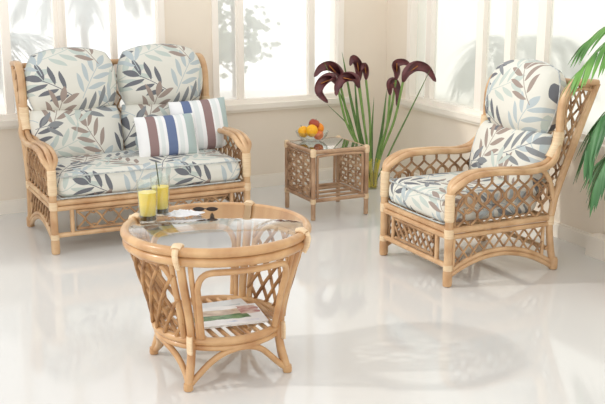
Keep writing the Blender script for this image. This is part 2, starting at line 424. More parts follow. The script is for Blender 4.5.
def slab(W, D, T, nose=.055, nx=26, puff=.012):
    """seat cushion: x across, y depth 0..D, z 0..T, rounded edges, unrolled uv"""
    prof = []
    def arc(cx, cy, a0, a1, k=5): return [(cx+nose*math.cos(a0+(a1-a0)*i/k), cy+nose*math.sin(a0+(a1-a0)*i/k)) for i in range(k+1)]
    hd = D; nz = nose
    corners = [arc(nz, nz, -PI/2, -PI)[::1], arc(nz, T-nz, PI, PI/2), arc(hd-nz, T-nz, PI/2, 0), arc(hd-nz, nz, 0, -PI/2)]
    loop = []
    for ci, c in enumerate(corners):
        loop += c
        nx_ = corners[(ci+1) % 4][0]; a = c[-1]
        d = math.hypot(nx_[0]-a[0], nx_[1]-a[1]); k = max(1, int(d/.05))
        for i in range(1, k): loop.append((a[0]+(nx_[0]-a[0])*i/k, a[1]+(nx_[1]-a[1])*i/k))
    n = len(loop); al = [0]
    for i in range(1, n+1):
        a, b = loop[i-1], loop[i % n]; al.append(al[-1]+math.hypot(a[0]-b[0], a[1]-b[1]))
    vs = []; uv = []; fs = []
    cy, cz = D/2, T/2
    xs = [-1, -.993, -.975, -.95]+[-.9+1.8*i/(nx-1) for i in range(nx)]+[.95, .975, .993, 1]
    for s in xs:
        e = max(0, (abs(s)*W/2-(W/2-nose))/nose); k = math.sqrt(max(0, 1-e*e))
        for i in range(n+1):
            y, z = loop[i % n]
            dy, dz = y-cy, z-cz
            y2 = cy+math.copysign(max(0, abs(dy)-nose*(1-k)), dy); z2 = cz+math.copysign(max(0, abs(dz)-nose*(1-k)), dz)
            pf = puff*(1-s*s)*(1-(dy/(D/2))**2)
            if dz > 0: z2 += pf
            pf2 = puff*.6*(1-s*s)*(1-(dz/(T/2))**2)
            if y < cy: y2 -= pf2
            vs.append((s*W/2, y2, z2)); uv.append((s*W/2, al[i]))
    m = n+1; N = len(xs)
    for a in range(N-1):
        for i in range(n): fs.append([a*m+i, (a+1)*m+i, (a+1)*m+i+1, a*m+i+1])
    fs.append([i for i in range(n)]); fs.append([(N-1)*m+i for i in range(n)][::-1])
    return vs, fs, uv

# ------------------------------------------------------------------ rattan seating
ARM = [(.0, .47), (.012, .505), (.05, .538), (.14, .566), (.30, .567), (.45, .556), (.55, .567), (.615, .61), (.652, .70), (.655, .80), (.665, .89), (.70, .95), (.76, .98), (.88, .972)]
REAR = [(.885, .968), (.785, .73), (.665, .43), (.638, .32), (.625, .257), (.640, .13), (.664, .02)]
def arch_z(t): return .155-.078*((t-.30)/.29)**2
def armz(t):
    for (a, z0), (b, z1) in zip(ARM, ARM[1:]):
        if a <= t <= b: return z0+(z1-z0)*(t-a)/max(b-a, 1e-6)
    return .56
def rear_t(z):
    for (t1, z1), (t0, z0) in zip(REAR, REAR[1:]):
        if z0 <= z <= z1: return t0+(t1-t0)*(z-z0)/(z1-z0)
    return .62
def front_wing_t(z):
    P = ARM[7:]
    for (t0, z0), (t1, z1) in zip(P, P[1:]):
        if z0 <= z <= z1: return t0+(t1-t0)*(z-z0)/max(1e-6, z1-z0)
    return .62
def rattan_seat(name, label, cat, loc, rz, W, seats, uvoff):
    root = empty(name, label, cat, loc, rz)
    hw = W/2
    for sx in (-1, 1):
        X = sx*hw
        # front post with its foot
        mb = MB(); mb.tube([(X, 0, .065), (X, 0, .25), (X, 0, .47)], .021, 14)
        fp = mb.build('front_post', M['rattan'], root)
        MB().lathe([(.015, 0), (.0225, .004), (.0245, .02), (.0245, .07), (.021, .085)], (X, 0, 0), 16).build('foot', M['rattan'], fp)
        bd = MB()
        prof = []
        for i in range(12): z = .335+.135*i/11; prof += [(.0245+.0012*(i % 2), z)]
        bd.lathe([(.022, .333)]+prof+[(.022, .473)], (X, 0, 0), 16)
        bd.build('cane_binding', M['binding'], fp)
        # arm: three poles that spread over the armrest and gather again up the wing
        arm = empty('arm_frame', '', '', (0, 0, 0)); del arm['label']; del arm['category']
        arm.parent = root
        am = MB()
        for k, off in enumerate((-1, 0, 1)):
            pts = []
            P = smooth_path([(0, t, z) for t, z in ARM], 5)
            for i, p in enumerate(P):
                a = min(1, max(0, i/10)) * (1-min(1, max(0, (p.z-.58)/.12)) if p.y > .5 else 1)
                a = a*a*(3-2*a)
                sp = .007+.027*a
                pts.append((X+off*sp, p.y+(0 if off == 0 else .002), p.z-(abs(off)*.006*a)))
            am.tube(pts, .0165, 12)
        COL.objects.unlink(arm); bpy.data.objects.remove(arm)
        arm = am.build('arm_frame', M['rattan'], root)
        # binding where the arm turns up
        bd = MB(); pth = smooth_path([(X, .605, .60), (X, .638, .65), (X, .652, .70), (X, .654, .735)], 4)
        bd.tube(pth, lambda t: .0285+.0009*math.sin(t*60), 14)
        bd.build('cane_binding', M['binding'], arm)
        # rear post from the top of the wing down to the foot
        rp = MB().tube(smooth_path([(X, t, z) for t, z in REAR], 6), .019, 12).build('rear_post', M['rattan'], root)
        MB().lathe([(.015, 0), (.0225, .004), (.024, .02), (.024, .055), (.02, .065)], (X, .666, 0), 16).build('foot', M['rattan'], rp)
        # inner curve that follows the wing, down to the seat rail
        wf = MB(); wf.tube(smooth_path([(X, .545, .56), (X, .60, .50), (X, .632, .42), (X, .64, .33), (X, .62, .27)], 6), .014, 10)
        wf.tube(smooth_path([(X, .69, .74), (X, .69, .85), (X, .715, .92), (X, .78, .945), (X, .85, .935)], 6), .009, 8)
        wf.tube(smooth_path([(X, .85, .93), (X, .765, .73), (X, .70, .56), (X, .66, .46)], 6), .010, 8)
        wf.build('wing_frame', M['rattan'], root)
        for (jt, jz, jr, jh) in ((0, .088, .0225, .03), (0, .262, .0225, .045), (.627, .262, .0205, .045)):
            j = MB(); j.lathe([(jr-.002, -jh/2)]+[(jr+.0012*(q_ % 2)+.001, -jh/2+jh*q_/7) for q_ in range(8)]+[(jr-.002, jh/2)], (X, jt, jz+.01), 14)
            j.build('cane_binding', M['binding'], fp if jt == 0 else rp)
        # side rails and arch
        sr = MB(); sr.tube([(X, .0, .285), (X, .62, .285)], .0165, 12); sr.tube([(X, .0, .253), (X, .61, .253)], .0135, 12)
        sr.build('side_rail', M['rattan'], root)
        ac = MB()
        for dz, x_ in ((0, 0), (-.024, .0)):
            ac.tube([(X+x_, t, arch_z(t)+dz) for t in [.012+.632*i/24 for i in range(25)]], .0125, 10)
        ac.tube([(X, .03, .10), (X, .03, .245)], .010, 8); ac.tube([(X, .585, .09), (X, .585, .245)], .010, 8)
        ac.build('side_arch', M['rattan'], root)
        lt = MB()
        lattice(lt, lambda u, v, o: (X+o, u, v), lambda u, v: v > arch_z(u)+.004 and v < .25, .03, .585, .09, .25, .062, 1.25, .0056, 6)
        lt.build('side_lattice', M['rattan_thin'], root)
        # wing lattice
        lt = MB()
        lattice(lt, lambda u, v, o: (X+o, u, v), lambda u, v: u < rear_t(v)-.004 and (u > front_wing_t(v)+.004 if v > .61 else u > .655), .60, .89, .44, .97, .062, 2.1, .0054, 6)
        lt.build('wing_lattice', M['rattan_thin'], root)
        # scrolls between armrest and seat rail
        sc = MB(); q = .006
        per = .088; amp = .0405
        for i in range(8):      # two mirrored waves that meet in a net of ovals
            c = .045+.081*i
            for sg in (-1, 1):
                run = []
                for k in range(61):
                    z = .302+.27*k/60; t = c+sg*amp*math.sin(PI*(z-.302)/per)
                    if .015 < t < .64 and z < armz(min(t, .6))-.012 and t < rear_t(z)-.02 and (t-.0 > .02 or z < .44): run.append((X+sg*.003, t, z))
                    else:
                        if len(run) > 3: sc.tube(run, q, 7)
                        run = []
                if len(run) > 3: sc.tube(run, q, 7)
        for i in range(6):
            t = .126+.081*i
            zc = .302+per*1.5 if i % 2 == 0 else .302+per*.5
            if t < .56: sc.tube([(X-.006, t+.026*math.cos(2*PI*k/24), .302+per*1.5+.032*math.sin(2*PI*k/24)) for k in range(24)], q*.85, 6, closed=True)
        # big C scroll at the front
        sc.tube(smooth_path([(X, .03, .31), (X, .045, .40), (X, .085, .455), (X, .135, .44), (X, .14, .385), (X, .105, .365), (X, .085, .39)], 6), q, 7)
        sc.tube(smooth_path([(X, .56, .48), (X, .60, .44), (X, .585, .385), (X, .55, .38), (X, .545, .41)], 6), q, 7)
        sc.build('scroll_panel', M['rattan_thin'], root)
    # front
    fr = MB(); fr.tube([(-hw, 0, .287), (hw, 0, .287)], .0165, 12); fr.tube([(-hw, -.004, .256), (hw, -.004, .256)], .0145, 12); 
    fr.build('front_rail', M['rattan'], root)
    fr = MB(); fr.tube([(-hw, 0, .105), (hw, 0, .105)], .0145, 12); fr.build('lower_front_rail', M['rattan'], root)
    bx = hw-.10; bars = [-bx, bx] + ([-.04, .04] if W > 1 else [])
    for b in bars:
        MB().tube([(b, 0, .11), (b, 0, .25)], .0125, 10).build('front_bar', M['rattan'], root)
    panels = [(-bx, bx)] if W < 1 else [(-bx, -.04), (.04, bx)]
    for a, b in panels:
        pn = MB()
        x0, x1, z0, z1 = a+.024, b-.024, .132, .233
        pn.tube([(x0, -.002, z0), (x1, -.002, z0), (x1, -.002, z1), (x0, -.002, z1)], .0085, 8, closed=True)
        pn.build('panel_frame', M['rattan_thin'], root)
        lt = MB()
        if W < 1:
            lattice(lt, lambda u, v, o: (u, o, v), lambda u, v: True, x0, x1, z0, z1, .052, 1.2, .0062, 6)
        else:
            n = 4; d = (x1-x0)/n
            for i in range(n):
                c = x0+d*(i+.5)
                for s in (-1, 1):
                    lt.tube(smooth_path([(c-s*d*.5, .004*s, z0), (c-s*d*.12, .004*s, .165), (c+s*d*.12, .004*s, .20), (c+s*d*.5, .004*s, z1)], 4), .0062, 6)
                if i:
                    e = x0+d*i; lt.tube(smooth_path([(e-.03, 0, z0), (e, 0, z0+.02), (e+.03, 0, z0)], 4), .005, 6); lt.tube(smooth_path([(e-.03, 0, z1), (e, 0, z1-.02), (e+.03, 0, z1)], 4), .005, 6)
        lt.build('front_lattice', M['rattan_thin'], root)
    # back and underside
    bk = MB()
    bk.tube([(-hw, .875, .955), (hw, .875, .955)], .017, 12); bk.tube([(-hw, .615, .285), (hw, .615, .285)], .015, 12)
    bk.tube([(-hw, .62, .12), (hw, .62, .12)], .013, 10)
    nb = 3 if W < 1 else 6
    for i in range(1, nb):
        x = -hw+W*i/nb; bk.tube([(x, .875, .95), (x, .785, .73), (x, .665, .43), (x, .615, .285)], .011, 8)
    bk.build('back_frame', M['rattan'], root)
    lt = MB()
    lattice(lt, lambda u, v, o: (u, rear_t(v)+o+.006, v), lambda u, v: True, -hw+.02, hw-.02, .31, .94, .075, 1.5, .006, 5, step=.05)
    lt.build('back_lattice', M['rattan_thin'], root)
    sl = MB()
    for i in range(1, 8 if W < 1 else 12):
        x = -hw+W*i/(8 if W < 1 else 12); sl.tube([(x, .0, .278), (x, .615, .278)], .009, 8)
    sl.build('seat_slats', M['rattan'], root)
    # seat cushion
    cw = W-.052
    vs, fs, uv = slab(cw, .60, .142)
    vs = [(x, y-.012, z+.302) for x, y, z in vs]
    mb = MB().add(vs, fs); uv = [(u+uvoff[0], v+uvoff[1]) for u, v in uv]
    sc_ = mb.build('seat_cushion', M['fabric'], root, uvs=uv)
    pp = MB()
    for zz in (.312, .432):
        yy = .0 if zz > .4 else .004
        pp.tube(smooth_path([(-cw/2+.012, .06, zz), (-cw/2+.02, .006, zz), (-cw/2+.07, -.008, zz), (0, -.014, zz+(.002 if zz > .4 else 0)), (cw/2-.07, -.008, zz), (cw/2-.02, .006, zz), (cw/2-.012, .06, zz)], 6), .0042, 7)
    pp.build('piping', M['piping'], sc_)
    # back cushions: a lumbar roll below, a domed head part above
    bw = (W-.03)/seats
    for i in range(seats):
        cx = (i-(seats-1)/2)*bw
        lean = V((0, .30, 1)).normalized(); nrm = V((0, -1, .30)).normalized()
        vs, fs, uv = pillow(bw*1.0, .33, .19, .25, .15, edge=.42, flat=4)
        vs = place(vs, (cx, .595, .565), (1, 0, 0), lean, nrm)
        mb = MB().add(vs, fs)
        uv1 = [(u+uvoff[0]+cx+.1, v+uvoff[1]+.35) for u, v in uv]
        hwf = .98 if W > 1 else .91
        vs, fs, uv = pillow(bw*hwf, .40, .27 if W > 1 else .25, .70, .55, edge=.42, flat=3)
        lean2 = V((0, .22, 1)).normalized(); nrm2 = V((0, -1, .22)).normalized()
        vs = place(vs, (cx, .672, .872), (1, 0, 0), lean2, nrm2)
        mb.add(vs, fs)
        uv1 += [(u+uvoff[0]+cx+.1, v+uvoff[1]+.70) for u, v in uv]
        bc = mb.build('back_cushion', M['fabric'], root, uvs=uv1)
        pp = MB(); pp.tube(place(outline(bw*hwf, .40, .70, .55), (cx, .672, .872), (1, 0, 0), lean2, nrm2), .0045, 6, closed=True)
        pp.build('piping', M['piping'], bc)
    return root
sofa = rattan_seat('cane_sofa', 'two-seat rattan sofa with leaf print cushions below the left window', 'sofa', (-2.155, -1.06, 0), 0, 1.15, 2, (.0, .0))
chair = rattan_seat('cane_armchair', 'single rattan armchair with leaf print cushions at the right', 'armchair', (-1.11, -2.18, 0), -PI/2, .62, 1, (.27, .12))

# ------------------------------------------------------------------ throw pillows
def throw(name, label, mat, c, W, Hh, T, rx, rz, roll):
    vs, fs, uv = pillow(W, Hh, T, -.10, -.10, n=20, edge=.5, flat=3)
    o = MB().add([(x, -z, y) for x, y, z in vs], fs).build(name, mat, uvs=[(min(.999, max(0, v[0]/W+.5)), v[1]) for v in vs])
    o.location = c; o.rotation_euler = (rx, roll, rz)
    return tag(o, label, 'pillow', 'striped pillows on the sofa')
throw('throw_pillow', 'striped scatter pillow in front, brown stripe left of its blue one', M['stripe_a'], (-1.972, -.775, .560), .365, .25, .12, -.34, .0, -.01)
throw('throw_pillow', 'striped scatter pillow behind, blue stripe left of its brown one', M['stripe_b'], (-1.712, -.655, .592), .36, .31, .12, -.32, .0, -.03)

# ------------------------------------------------------------------ round coffee table
CX, CY = -2.494, -2.903
ct = empty('coffee_table', 'round rattan coffee table with a glass top, in the foreground', 'table', (CX, CY, 0))
tr = MB()
tr.tube(ring((0, 0, .566), .355, 72), .0185, 14, closed=True)
tr.tube(ring((0, 0, .529), .347, 72), .0195, 14, closed=True)
tr.tube(ring((0, 0, .560), .330, 72), .010, 10, closed=True)
rim = tr.build('table_rim', M['rattan_table'], ct)
MB().lathe([(.342, .571), (.342, .576), (.340, .578), (0, .578)], n=64, cap=False).build('glass_top', M['table_glass'], ct)
sh = MB(); SR = .250; SZ = .188
sh.tube(ring((0, 0, SZ), SR), .0165, 12, closed=True); sh.tube(ring((0, 0, SZ-.027), SR-.004), .0125, 12, closed=True)
sh.build('shelf_ring', M['rattan_table'], ct)
for i in range(-5, 6):
    y = i*.042; x = math.sqrt(SR*SR-y*y)
    MB().tube([(y, -x, SZ+.002), (y, x, SZ+.002)], .009, 8).build('shelf_slat', M['rattan_table'], ct)
LEGP = [(.338, .535), (.318, .45), (.292, .36), (.268, .28), (.256, .20), (.262, .12), (.292, .012)]
def legr(z):
    for (r1, z1), (r0, z0) in zip(LEGP, LEGP[1:]):
        if z0 <= z <= z1: return r0+(r1-r0)*(z-z0)/(z1-z0)
    return LEGP[0][0]
def pol(a, r, z): return (r*math.cos(a), r*math.sin(a), z)
angs = [-3*PI/4, -PI/4, PI/4, 3*PI/4]      # front, right, back, left
for k, a in enumerate(angs):
    lg = MB(); lg.tube(smooth_path([pol(a, r, z) for r, z in LEGP], 5), .0168, 12)
    leg = lg.build('leg', M['rattan_table'], ct)
    MB().lathe([(.012, 0), (.018, .003), (.019, .015), (.0175, .03)], pol(a, .293, 0), 14).build('foot', M['rattan_table'], leg)
    b = MB()
    b.tube([pol(a, .370, .578), pol(a, .377, .56), pol(a, .372, .535), pol(a, .358, .508)], .011, 10, flat=2.0)
    b.tube([pol(a, .370, .578), pol(a, .352, .589), pol(a, .334, .584)], .010, 10, flat=2.0)
    b.build('cane_binding', M['binding'], leg); b = MB()
    b.tube([pol(a, .2735, SZ-.045), pol(a, .2745, SZ), pol(a, .272, SZ+.022)], .009, 10, flat=2.6)
    b.build('cane_binding', M['binding'], leg)
    # companion cane each side of the leg
    for s in (-1, 1):
        cm = MB()
        cm.tube(smooth_path([pol(a+s*.115, r, z) for r, z in LEGP[:5]], 5), .0105, 8)
        cm.build('companion_cane', M['rattan_table'], ct)
def arch_on(a0, a1, fz, r, name, mat=None, n=24, fr=None):
    mb = MB(); pts = []
    for i in range(n+1):
        u = i/n; a = a0+(a1-a0)*u; z = fz(u); pts.append(pol(a, (fr or legr)(z), z))
    mb.tube(pts, r, 10); return mb.build(name, mat or M['rattan_table'], ct)
for k in range(4):
    a0, a1 = angs[k], angs[k]+PI/2
    # lower arch from foot to foot: flattened dome pressed up against the shelf ring
    def lower(u, a0=a0, a1=a1):
        return .016+.139*(1-abs(2*u-1)**2)**.95
    mb = MB(); pts = []
    for i in range(31):
        u = i/30; z = lower(u); a = a0+(a1-a0)*u
        chord = .293*math.cos(PI/4)/math.cos(a-(a0+a1)/2)
        zf = min(1, z/.15); r_ = chord*(1-zf)+.245*zf if u not in (0, 1) else .29
        pts.append(pol(a+(.06*(1-2*u) if False else 0), r_, z))
    mb.tube(pts, .0125, 12); mb.build('lower_arch', M['rattan_table'], ct)
for a0 in (-3*PI/4, PI/4):      # open sides: inverted U frame
    mb = MB(); pts = []
    for i in range(41):
        u = i/40; m = 2*u-1; aa = a0+PI/4+m*(PI/4-.20)/1.0
        z = .205+(.485-.205)*(1-abs(m)**9)**.6 if abs(m) < 1 else .205
        pts.append(pol(a0+PI/4+math.copysign(min(abs(m)*1.12, 1), m)*(PI/4-.17), legr(z)+.002, z))
    mb.tube(pts, .0125, 10); mb.build('opening_frame', M['rattan_table'], ct)
for a0 in (3*PI/4, -PI/4):      # lattice sides
    mb = MB(); am = a0+PI/4
    lattice(mb, lambda u, v, o: pol(am+u, legr(v)+o, v), lambda u, v: True, -PI/4+.10, PI/4-.10, .20, .51, .245, .42, .0075, 7, off=.006)
    mb.build('side_lattice', M['rattan_core'], ct)
    mb = MB(); pts = []
    for i in range(41):
        m = -1+2*i/40; z = .20+(.505-.20)*(1-abs(m)**9)**.6 if abs(m) < 1 else .20
        pts.append(pol(am+math.copysign(min(abs(m)*1.1, 1), m)*(PI/4-.13), legr(z), z))
    mb.tube(pts, .011, 10); mb.build('lattice_frame', M['rattan_table'], ct)

# ------------------------------------------------------------------ square side table
SX, SY, SA, SH = -1.1217, -1.030, .377, .4466
st = empty('side_table', 'square rattan side table with woven sides, in the room corner', 'table', (SX+SA/2, SY+SA/2, 0))
ha = SA/2
for sx in (-1, 1):
    for sy in (-1, 1):
        lg = MB().tube([(sx*ha, sy*ha, .004), (sx*ha, sy*ha, SH-.012)], .0145, 12).build('leg', M['rattan_pale'], st)
        b = MB(); b.lathe([(.0148, .105), (.0175, .107), (.0175, .135), (.0148, .137)], (sx*ha, sy*ha, 0), 14)
        b.build('cane_binding', M['binding'], lg); b = MB()
        b.lathe([(.0148, SH-.045), (.018, SH-.043), (.019, SH-.005), (.012, SH+.004)], (sx*ha, sy*ha, 0), 14)
        b.build('cane_binding', M['binding'], lg)
for nm, z, r in (('top_rail', SH-.016, .0135), ('lower_rail', .125, .0125)):
    mb = MB()
    for p, q in (((-ha, -ha), (ha, -ha)), ((ha, -ha), (ha, ha)), ((ha, ha), (-ha, ha)), ((-ha, ha), (-ha, -ha))):
        mb.tube([(p[0], p[1], z), (q[0], q[1], z)], r, 10)
    mb.build(nm, M['rattan_pale'], st)
for y in (-.10, 0, .10):
    MB().tube([(-ha, y, .128), (ha, y, .128)], .009, 8).build('shelf_slat', M['rattan_pale'], st)
MB().box((-ha+.012, -ha+.012, SH-.008), (ha-.012, ha-.012, SH-.003)).build('glass_top', M['table_glass'], st, smooth=False)
for sy in (-1, 1):
    mb = MB(); i_ = ha-.03
    mb.tube(smooth_path([(-i_, sy*ha, .14), (-i_, sy*ha, .37), (-i_+.03, sy*ha, .405), (i_-.03, sy*ha, .405), (i_, sy*ha, .37), (i_, sy*ha, .14)], 5), .009, 8)
    mb.build('opening_frame', M['rattan_pale'], st)
for sx in (-1, 1):
    mb = MB(); i_ = ha-.026
    mb.tube([(sx*ha, -i_, .15), (sx*ha, i_, .15), (sx*ha, i_, SH-.04), (sx*ha, -i_, SH-.04)], .009, 8, closed=True)
    mb.build('panel_frame', M['rattan_pale'], st)
    mb = MB()       # basket weave: uprights with canes passing in front and behind
    nu = 7; nv = 8; z0, z1 = .155, SH-.045
    for i in range(nu):
        y = -i_+.012+(2*i_-.024)*i/(nu-1)
        mb.tube(smooth_path([(sx*ha+(.006 if (i+j) % 2 else -.006), y+(.009 if (j % 2) else -.009), z0+(z1-z0)*j/nv) for j in range(nv+1)], 3), .0068, 6, flat=1.3)
    for j in range(nv):
        z = z0+(z1-z0)*(j+.5)/nv
        mb.tube(smooth_path([(sx*ha+(.007 if (i+j) % 2 else -.007), -i_+(2*i_)*i/nu, z) for i in range(nu+1)], 3), .0055, 6, flat=1.3)
    mb.build('woven_panel', M['weave'], st)

# ------------------------------------------------------------------ fruit bowl
BX, BY, BZ = -.968, -.708, SH-.003
bw = MB().lathe([(.0, .004), (.035, .004), (.04, .0), (.045, .003), (.07, .012), (.092, .032), (.104, .060), (.106, .062), (.1075, .060), (.096, .031), (.073, .009), (.045, .0)], n=48, cap=False).build('fruit_bowl', M['glass'])
bw.location = (BX, BY, BZ+.001); tag(bw, 'clear glass bowl full of fruit on the square side table', 'bowl')
def fruit(name, label, cat, mat, p, r, sq=1.0, dimple=.0):
    mb = MB(); prof = []
    for i in range(19):
        a = -PI/2+PI*i/18; rr = r*math.cos(a); z = r*sq*math.sin(a)-(dimple*r*math.exp(-(rr/(r*.35))**2) if a > 0 else 0)
        prof.append((max(rr, .0), z))
    o = mb.lathe(prof, n=28, cap=False).build(name, mat); o.location = p
    MB().lathe([(.0022, 0), (.0026, .006), (.0015, .012)], (0, 0, r*sq*(1-dimple)-.003), 8).build('stalk', M['bark'], o)
    o.rotation_euler = (.4*random.uniform(-1, 1), .4*random.uniform(-1, 1), random.random())
    return tag(o, label, cat, 'fruit in the glass bowl')
fruit('orange', 'golden yellow orange at the left side of the glass bowl', 'fruit', M['lemon'], (-1.022, -.692, .503), .037)
fruit('orange', 'bright golden orange at the front of the fruit bowl, biggest of the fruit', 'fruit', M['lemon'], (-.995, -.757, .517), .040)
fruit('apple', 'dark red apple peeking out on top of the fruit', 'fruit', M['apple_dark'], (-.953, -.708, .552), .036, .92, .2)
fruit('orange', 'deep orange fruit at the right side of the bowl', 'fruit', M['orange'], (-.915, -.692, .517), .037)
fruit('apple', 'red apple low in the front of the bowl between the oranges', 'fruit', M['apple'], (-.953, -.770, .487), .033, .92, .2)

# ------------------------------------------------------------------ things on the coffee table
TZ = .578
def tumbler(x, y, h, r, label, straw):
    root = empty('juice_glass', label, 'glass', (x, y, TZ+.001), 0, 'juice tumblers on the coffee table')
    rb = r*.82
    MB().lathe([(0, 0), (rb, 0), (r, h), (r-.0025, h), (rb-.003, .010), (0, .010)], n=32, cap=False).build('tumbler', M['glass'], root)
    MB().lathe([(0, .011), (rb-.0035, .011), (rb-.003, .03), (0, .03)], n=28, cap=False).build('dark_syrup', M['syrup'], root)
    MB().lathe([(0, .0305), (rb-.003, .0305), (r-.0055, h*.72), (0, h*.72)], n=28, cap=False).build('juice', M['juice'], root)
    if straw: MB().tube([(.0, .0, h*.5), (-.012, .008, h+.055)], .0025, 6).build('straw', M['straw'], root)
tumbler(-2.722, -2.750, .170, .042, 'tall tumbler of yellow juice at the left front edge of the round table', False)
tumbler(-2.640, -2.662, .166, .040, 'tumbler of yellow juice with a dark straw, right of the other tumbler', True)
# crumpled tissue
def tissue():
    n = 22; vs = []; fs = []
    rnd = random.Random(7); ph = [rnd.uniform(0, 6) for _ in range(8)]
    for j in range(n+1):
        for i in range(n+1):
            u = i/n-.5; v = j/n-.5
            e = 1+.22*math.sin(ph[0]+9*u)+.2*math.sin(ph[1]+8*v)
            z = .003+.007*abs(math.sin(14*u+5*v+ph[2]))+.006*abs(math.sin(17*v-6*u+ph[3]))+.004*math.sin(31*u+ph[4])*math.sin(27*v)
            z *= max(.05, 1-(4*(u*u+v*v))**1.2)
            vs.append((u*.15*e, v*.085*e, z))
    for j in range(n):
        for i in range(n): a = j*(n+1)+i; fs.append([a, a+1, a+n+2, a+n+1])
    o = MB().add(vs, fs).build('paper_tissue', M['white_cloth']); sm = o.modifiers.new('thick', 'SOLIDIFY'); sm.thickness = .0012; sm.offset = 1
    o.location = (-2.555, -2.685, TZ+.0005); o.rotation_euler = (0, 0, -.25)
    tag(o, 'crumpled white tissue lying on the glass table top', 'tissue')
tissue()
# dark spectacles
gx = empty('sunglasses', 'small dark sunglasses lying on the glass table top beside the tissue', 'sunglasses', (-2.455, -2.680, TZ+.001), -.45); gx.scale = (.8, 1, .42)
for s in (-1, 1):
    MB().add(*(lambda pts: ([(x, y, z) for y in (0, .003) for x, z in pts], [list(range(16))[::-1], list(range(16, 32))]+[[k, (k+1) % 16, 16+(k+1) % 16, 16+k] for k in range(16)]))([(s*.034+.027*math.cos(2*PI*k/16), .020+.019*math.sin(2*PI*k/16)) for k in range(16)])).build('lens', M['dark_plastic'], gx)
mb = MB(); mb.tube([(-.008, .001, .026), (0, -.002, .029), (.008, .001, .026)], .0022, 6)
for s in (-1, 1): mb.tube(ring((s*.034, .0015, .020), .027, 20)[:0] + [(s*.034+.028*math.cos(2*PI*k/20), .0015, .020+.0198*math.sin(2*PI*k/20)) for k in range(20)], .0022, 6, closed=True)
mb.build('rim', M['dark_plastic'], gx)
for s in (-1, 1): MB().tube([(s*.062, .002, .024), (s*.060, .012, .022), (-s*.045, .026+.004*s, .006)], .003, 6, flat=1.6).build('temple_arm', M['dark_plastic'], gx)

# magazines on the lower shelf
def mag_mat(name, blocks, base):
    m, nt, out = new_mat(name)
    tc = node(nt, 'ShaderNodeTexCoord'); sp = node(nt, 'ShaderNodeSeparateXYZ'); L(nt, tc.outputs['Generated'], sp.inputs[0])
    nz = node(nt, 'ShaderNodeTexNoise'); nz.inputs['Scale'].default_value = 5; nz.inputs['Detail'].default_value = 6; L(nt, tc.outputs['Generated'], nz.inputs['Vector'])
    cur = None
    rgb = node(nt, 'ShaderNodeRGB'); rgb.outputs[0].default_value = base; cur = rgb.outputs[0]
    def mth(op, a, b):
        n = node(nt, 'ShaderNodeMath', operation=op)
        for i, x in enumerate((a, b)):
            if isinstance(x, (int, float)): n.inputs[i].default_value = x
            else: L(nt, x, n.inputs[i])
        return n.outputs[0]
    for (x0, x1, y0, y1, c1, c2) in blocks:
        wob = mth('MULTIPLY', mth('SUBTRACT', nz.outputs['Fac'], .5), .12)
        X = mth('ADD', sp.outputs[0], wob); Y = mth('ADD', sp.outputs[1], wob)
        mk = mth('MULTIPLY', mth('MULTIPLY', mth('GREATER_THAN', X, x0), mth('LESS_THAN', X, x1)), mth('MULTIPLY', mth('GREATER_THAN', Y, y0), mth('LESS_THAN', Y, y1)))
        cr = node(nt, 'ShaderNodeValToRGB'); cr.color_ramp.elements[0].position = .4; cr.color_ramp.elements[1].position = .6
        cr.color_ramp.elements[0].color = c1; cr.color_ramp.elements[1].color = c2; L(nt, nz.outputs['Fac'], cr.inputs[0])
        mx = node(nt, 'ShaderNodeMix', data_type='RGBA'); L(nt, mk, mx.inputs[0]); L(nt, cur, mx.inputs[6]); L(nt, cr.outputs[0], mx.inputs[7]); cur = mx.outputs[2]
    b = node(nt, 'ShaderNodeBsdfPrincipled'); b.inputs['Roughness'].default_value = .25
    L(nt, cur, b.inputs['Base Color']); L(nt, b.outputs[0], out.inputs[0]); return m
M['mag_a'] = mag_mat('magazine_cover', [(.02, .80, .28, .52, srgb(70, 110, 74), srgb(112, 150, 104)), (.02, .85, .52, .80, srgb(214, 196, 176), srgb(182, 158, 140)),
                     (.70, .98, .50, .92, srgb(176, 120, 118), srgb(222, 200, 190)), (.45, .9, .10, .17, srgb(170, 186, 214), srgb(236, 236, 240))], srgb(238, 238, 238))
M['mag_b'] = mag_mat('magazine_back_cover', [(.05, .9, .55, .75, srgb(160, 180, 190), srgb(220, 222, 220)), (.1, .9, .2, .5, srgb(200, 176, 160), srgb(224, 214, 204))], srgb(226, 230, 232))
M['pages'] = simple('paper_pages', srgb(236, 234, 228), .8, scale=80)
def magazine(label, mat, x, y, z, rz, w, d, t):
    root = empty('magazine', label, 'magazine', (x, y, z), rz, 'magazines on the lower shelf')
    MB().box((-w/2+.002, -d/2+.002, .0012), (w/2-.003, d/2-.002, t-.0012)).build('pages', M['pages'], root, smooth=False)
    MB().box((-w/2, -d/2, t-.0012), (w/2, d/2, t)).build('front_cover', mat, root, smooth=False)
    MB().box((-w/2, -d/2, 0), (w/2, d/2, .0012)).box((-w/2, -d/2, .0012), (-w/2+.001, d/2, t-.0012)).build('back_cover', M['pages'], root, smooth=False)
magazine('pale magazine lying underneath on the lower shelf of the round table', M['mag_b'], CX-.0, CY+.02, SZ+.012, -.05, .30, .25, .009)
magazine('magazine with a green and beige cover picture on top of the other magazine', M['mag_a'], CX+.015, CY-.05, SZ+.0215, -.16, .29, .215, .008)

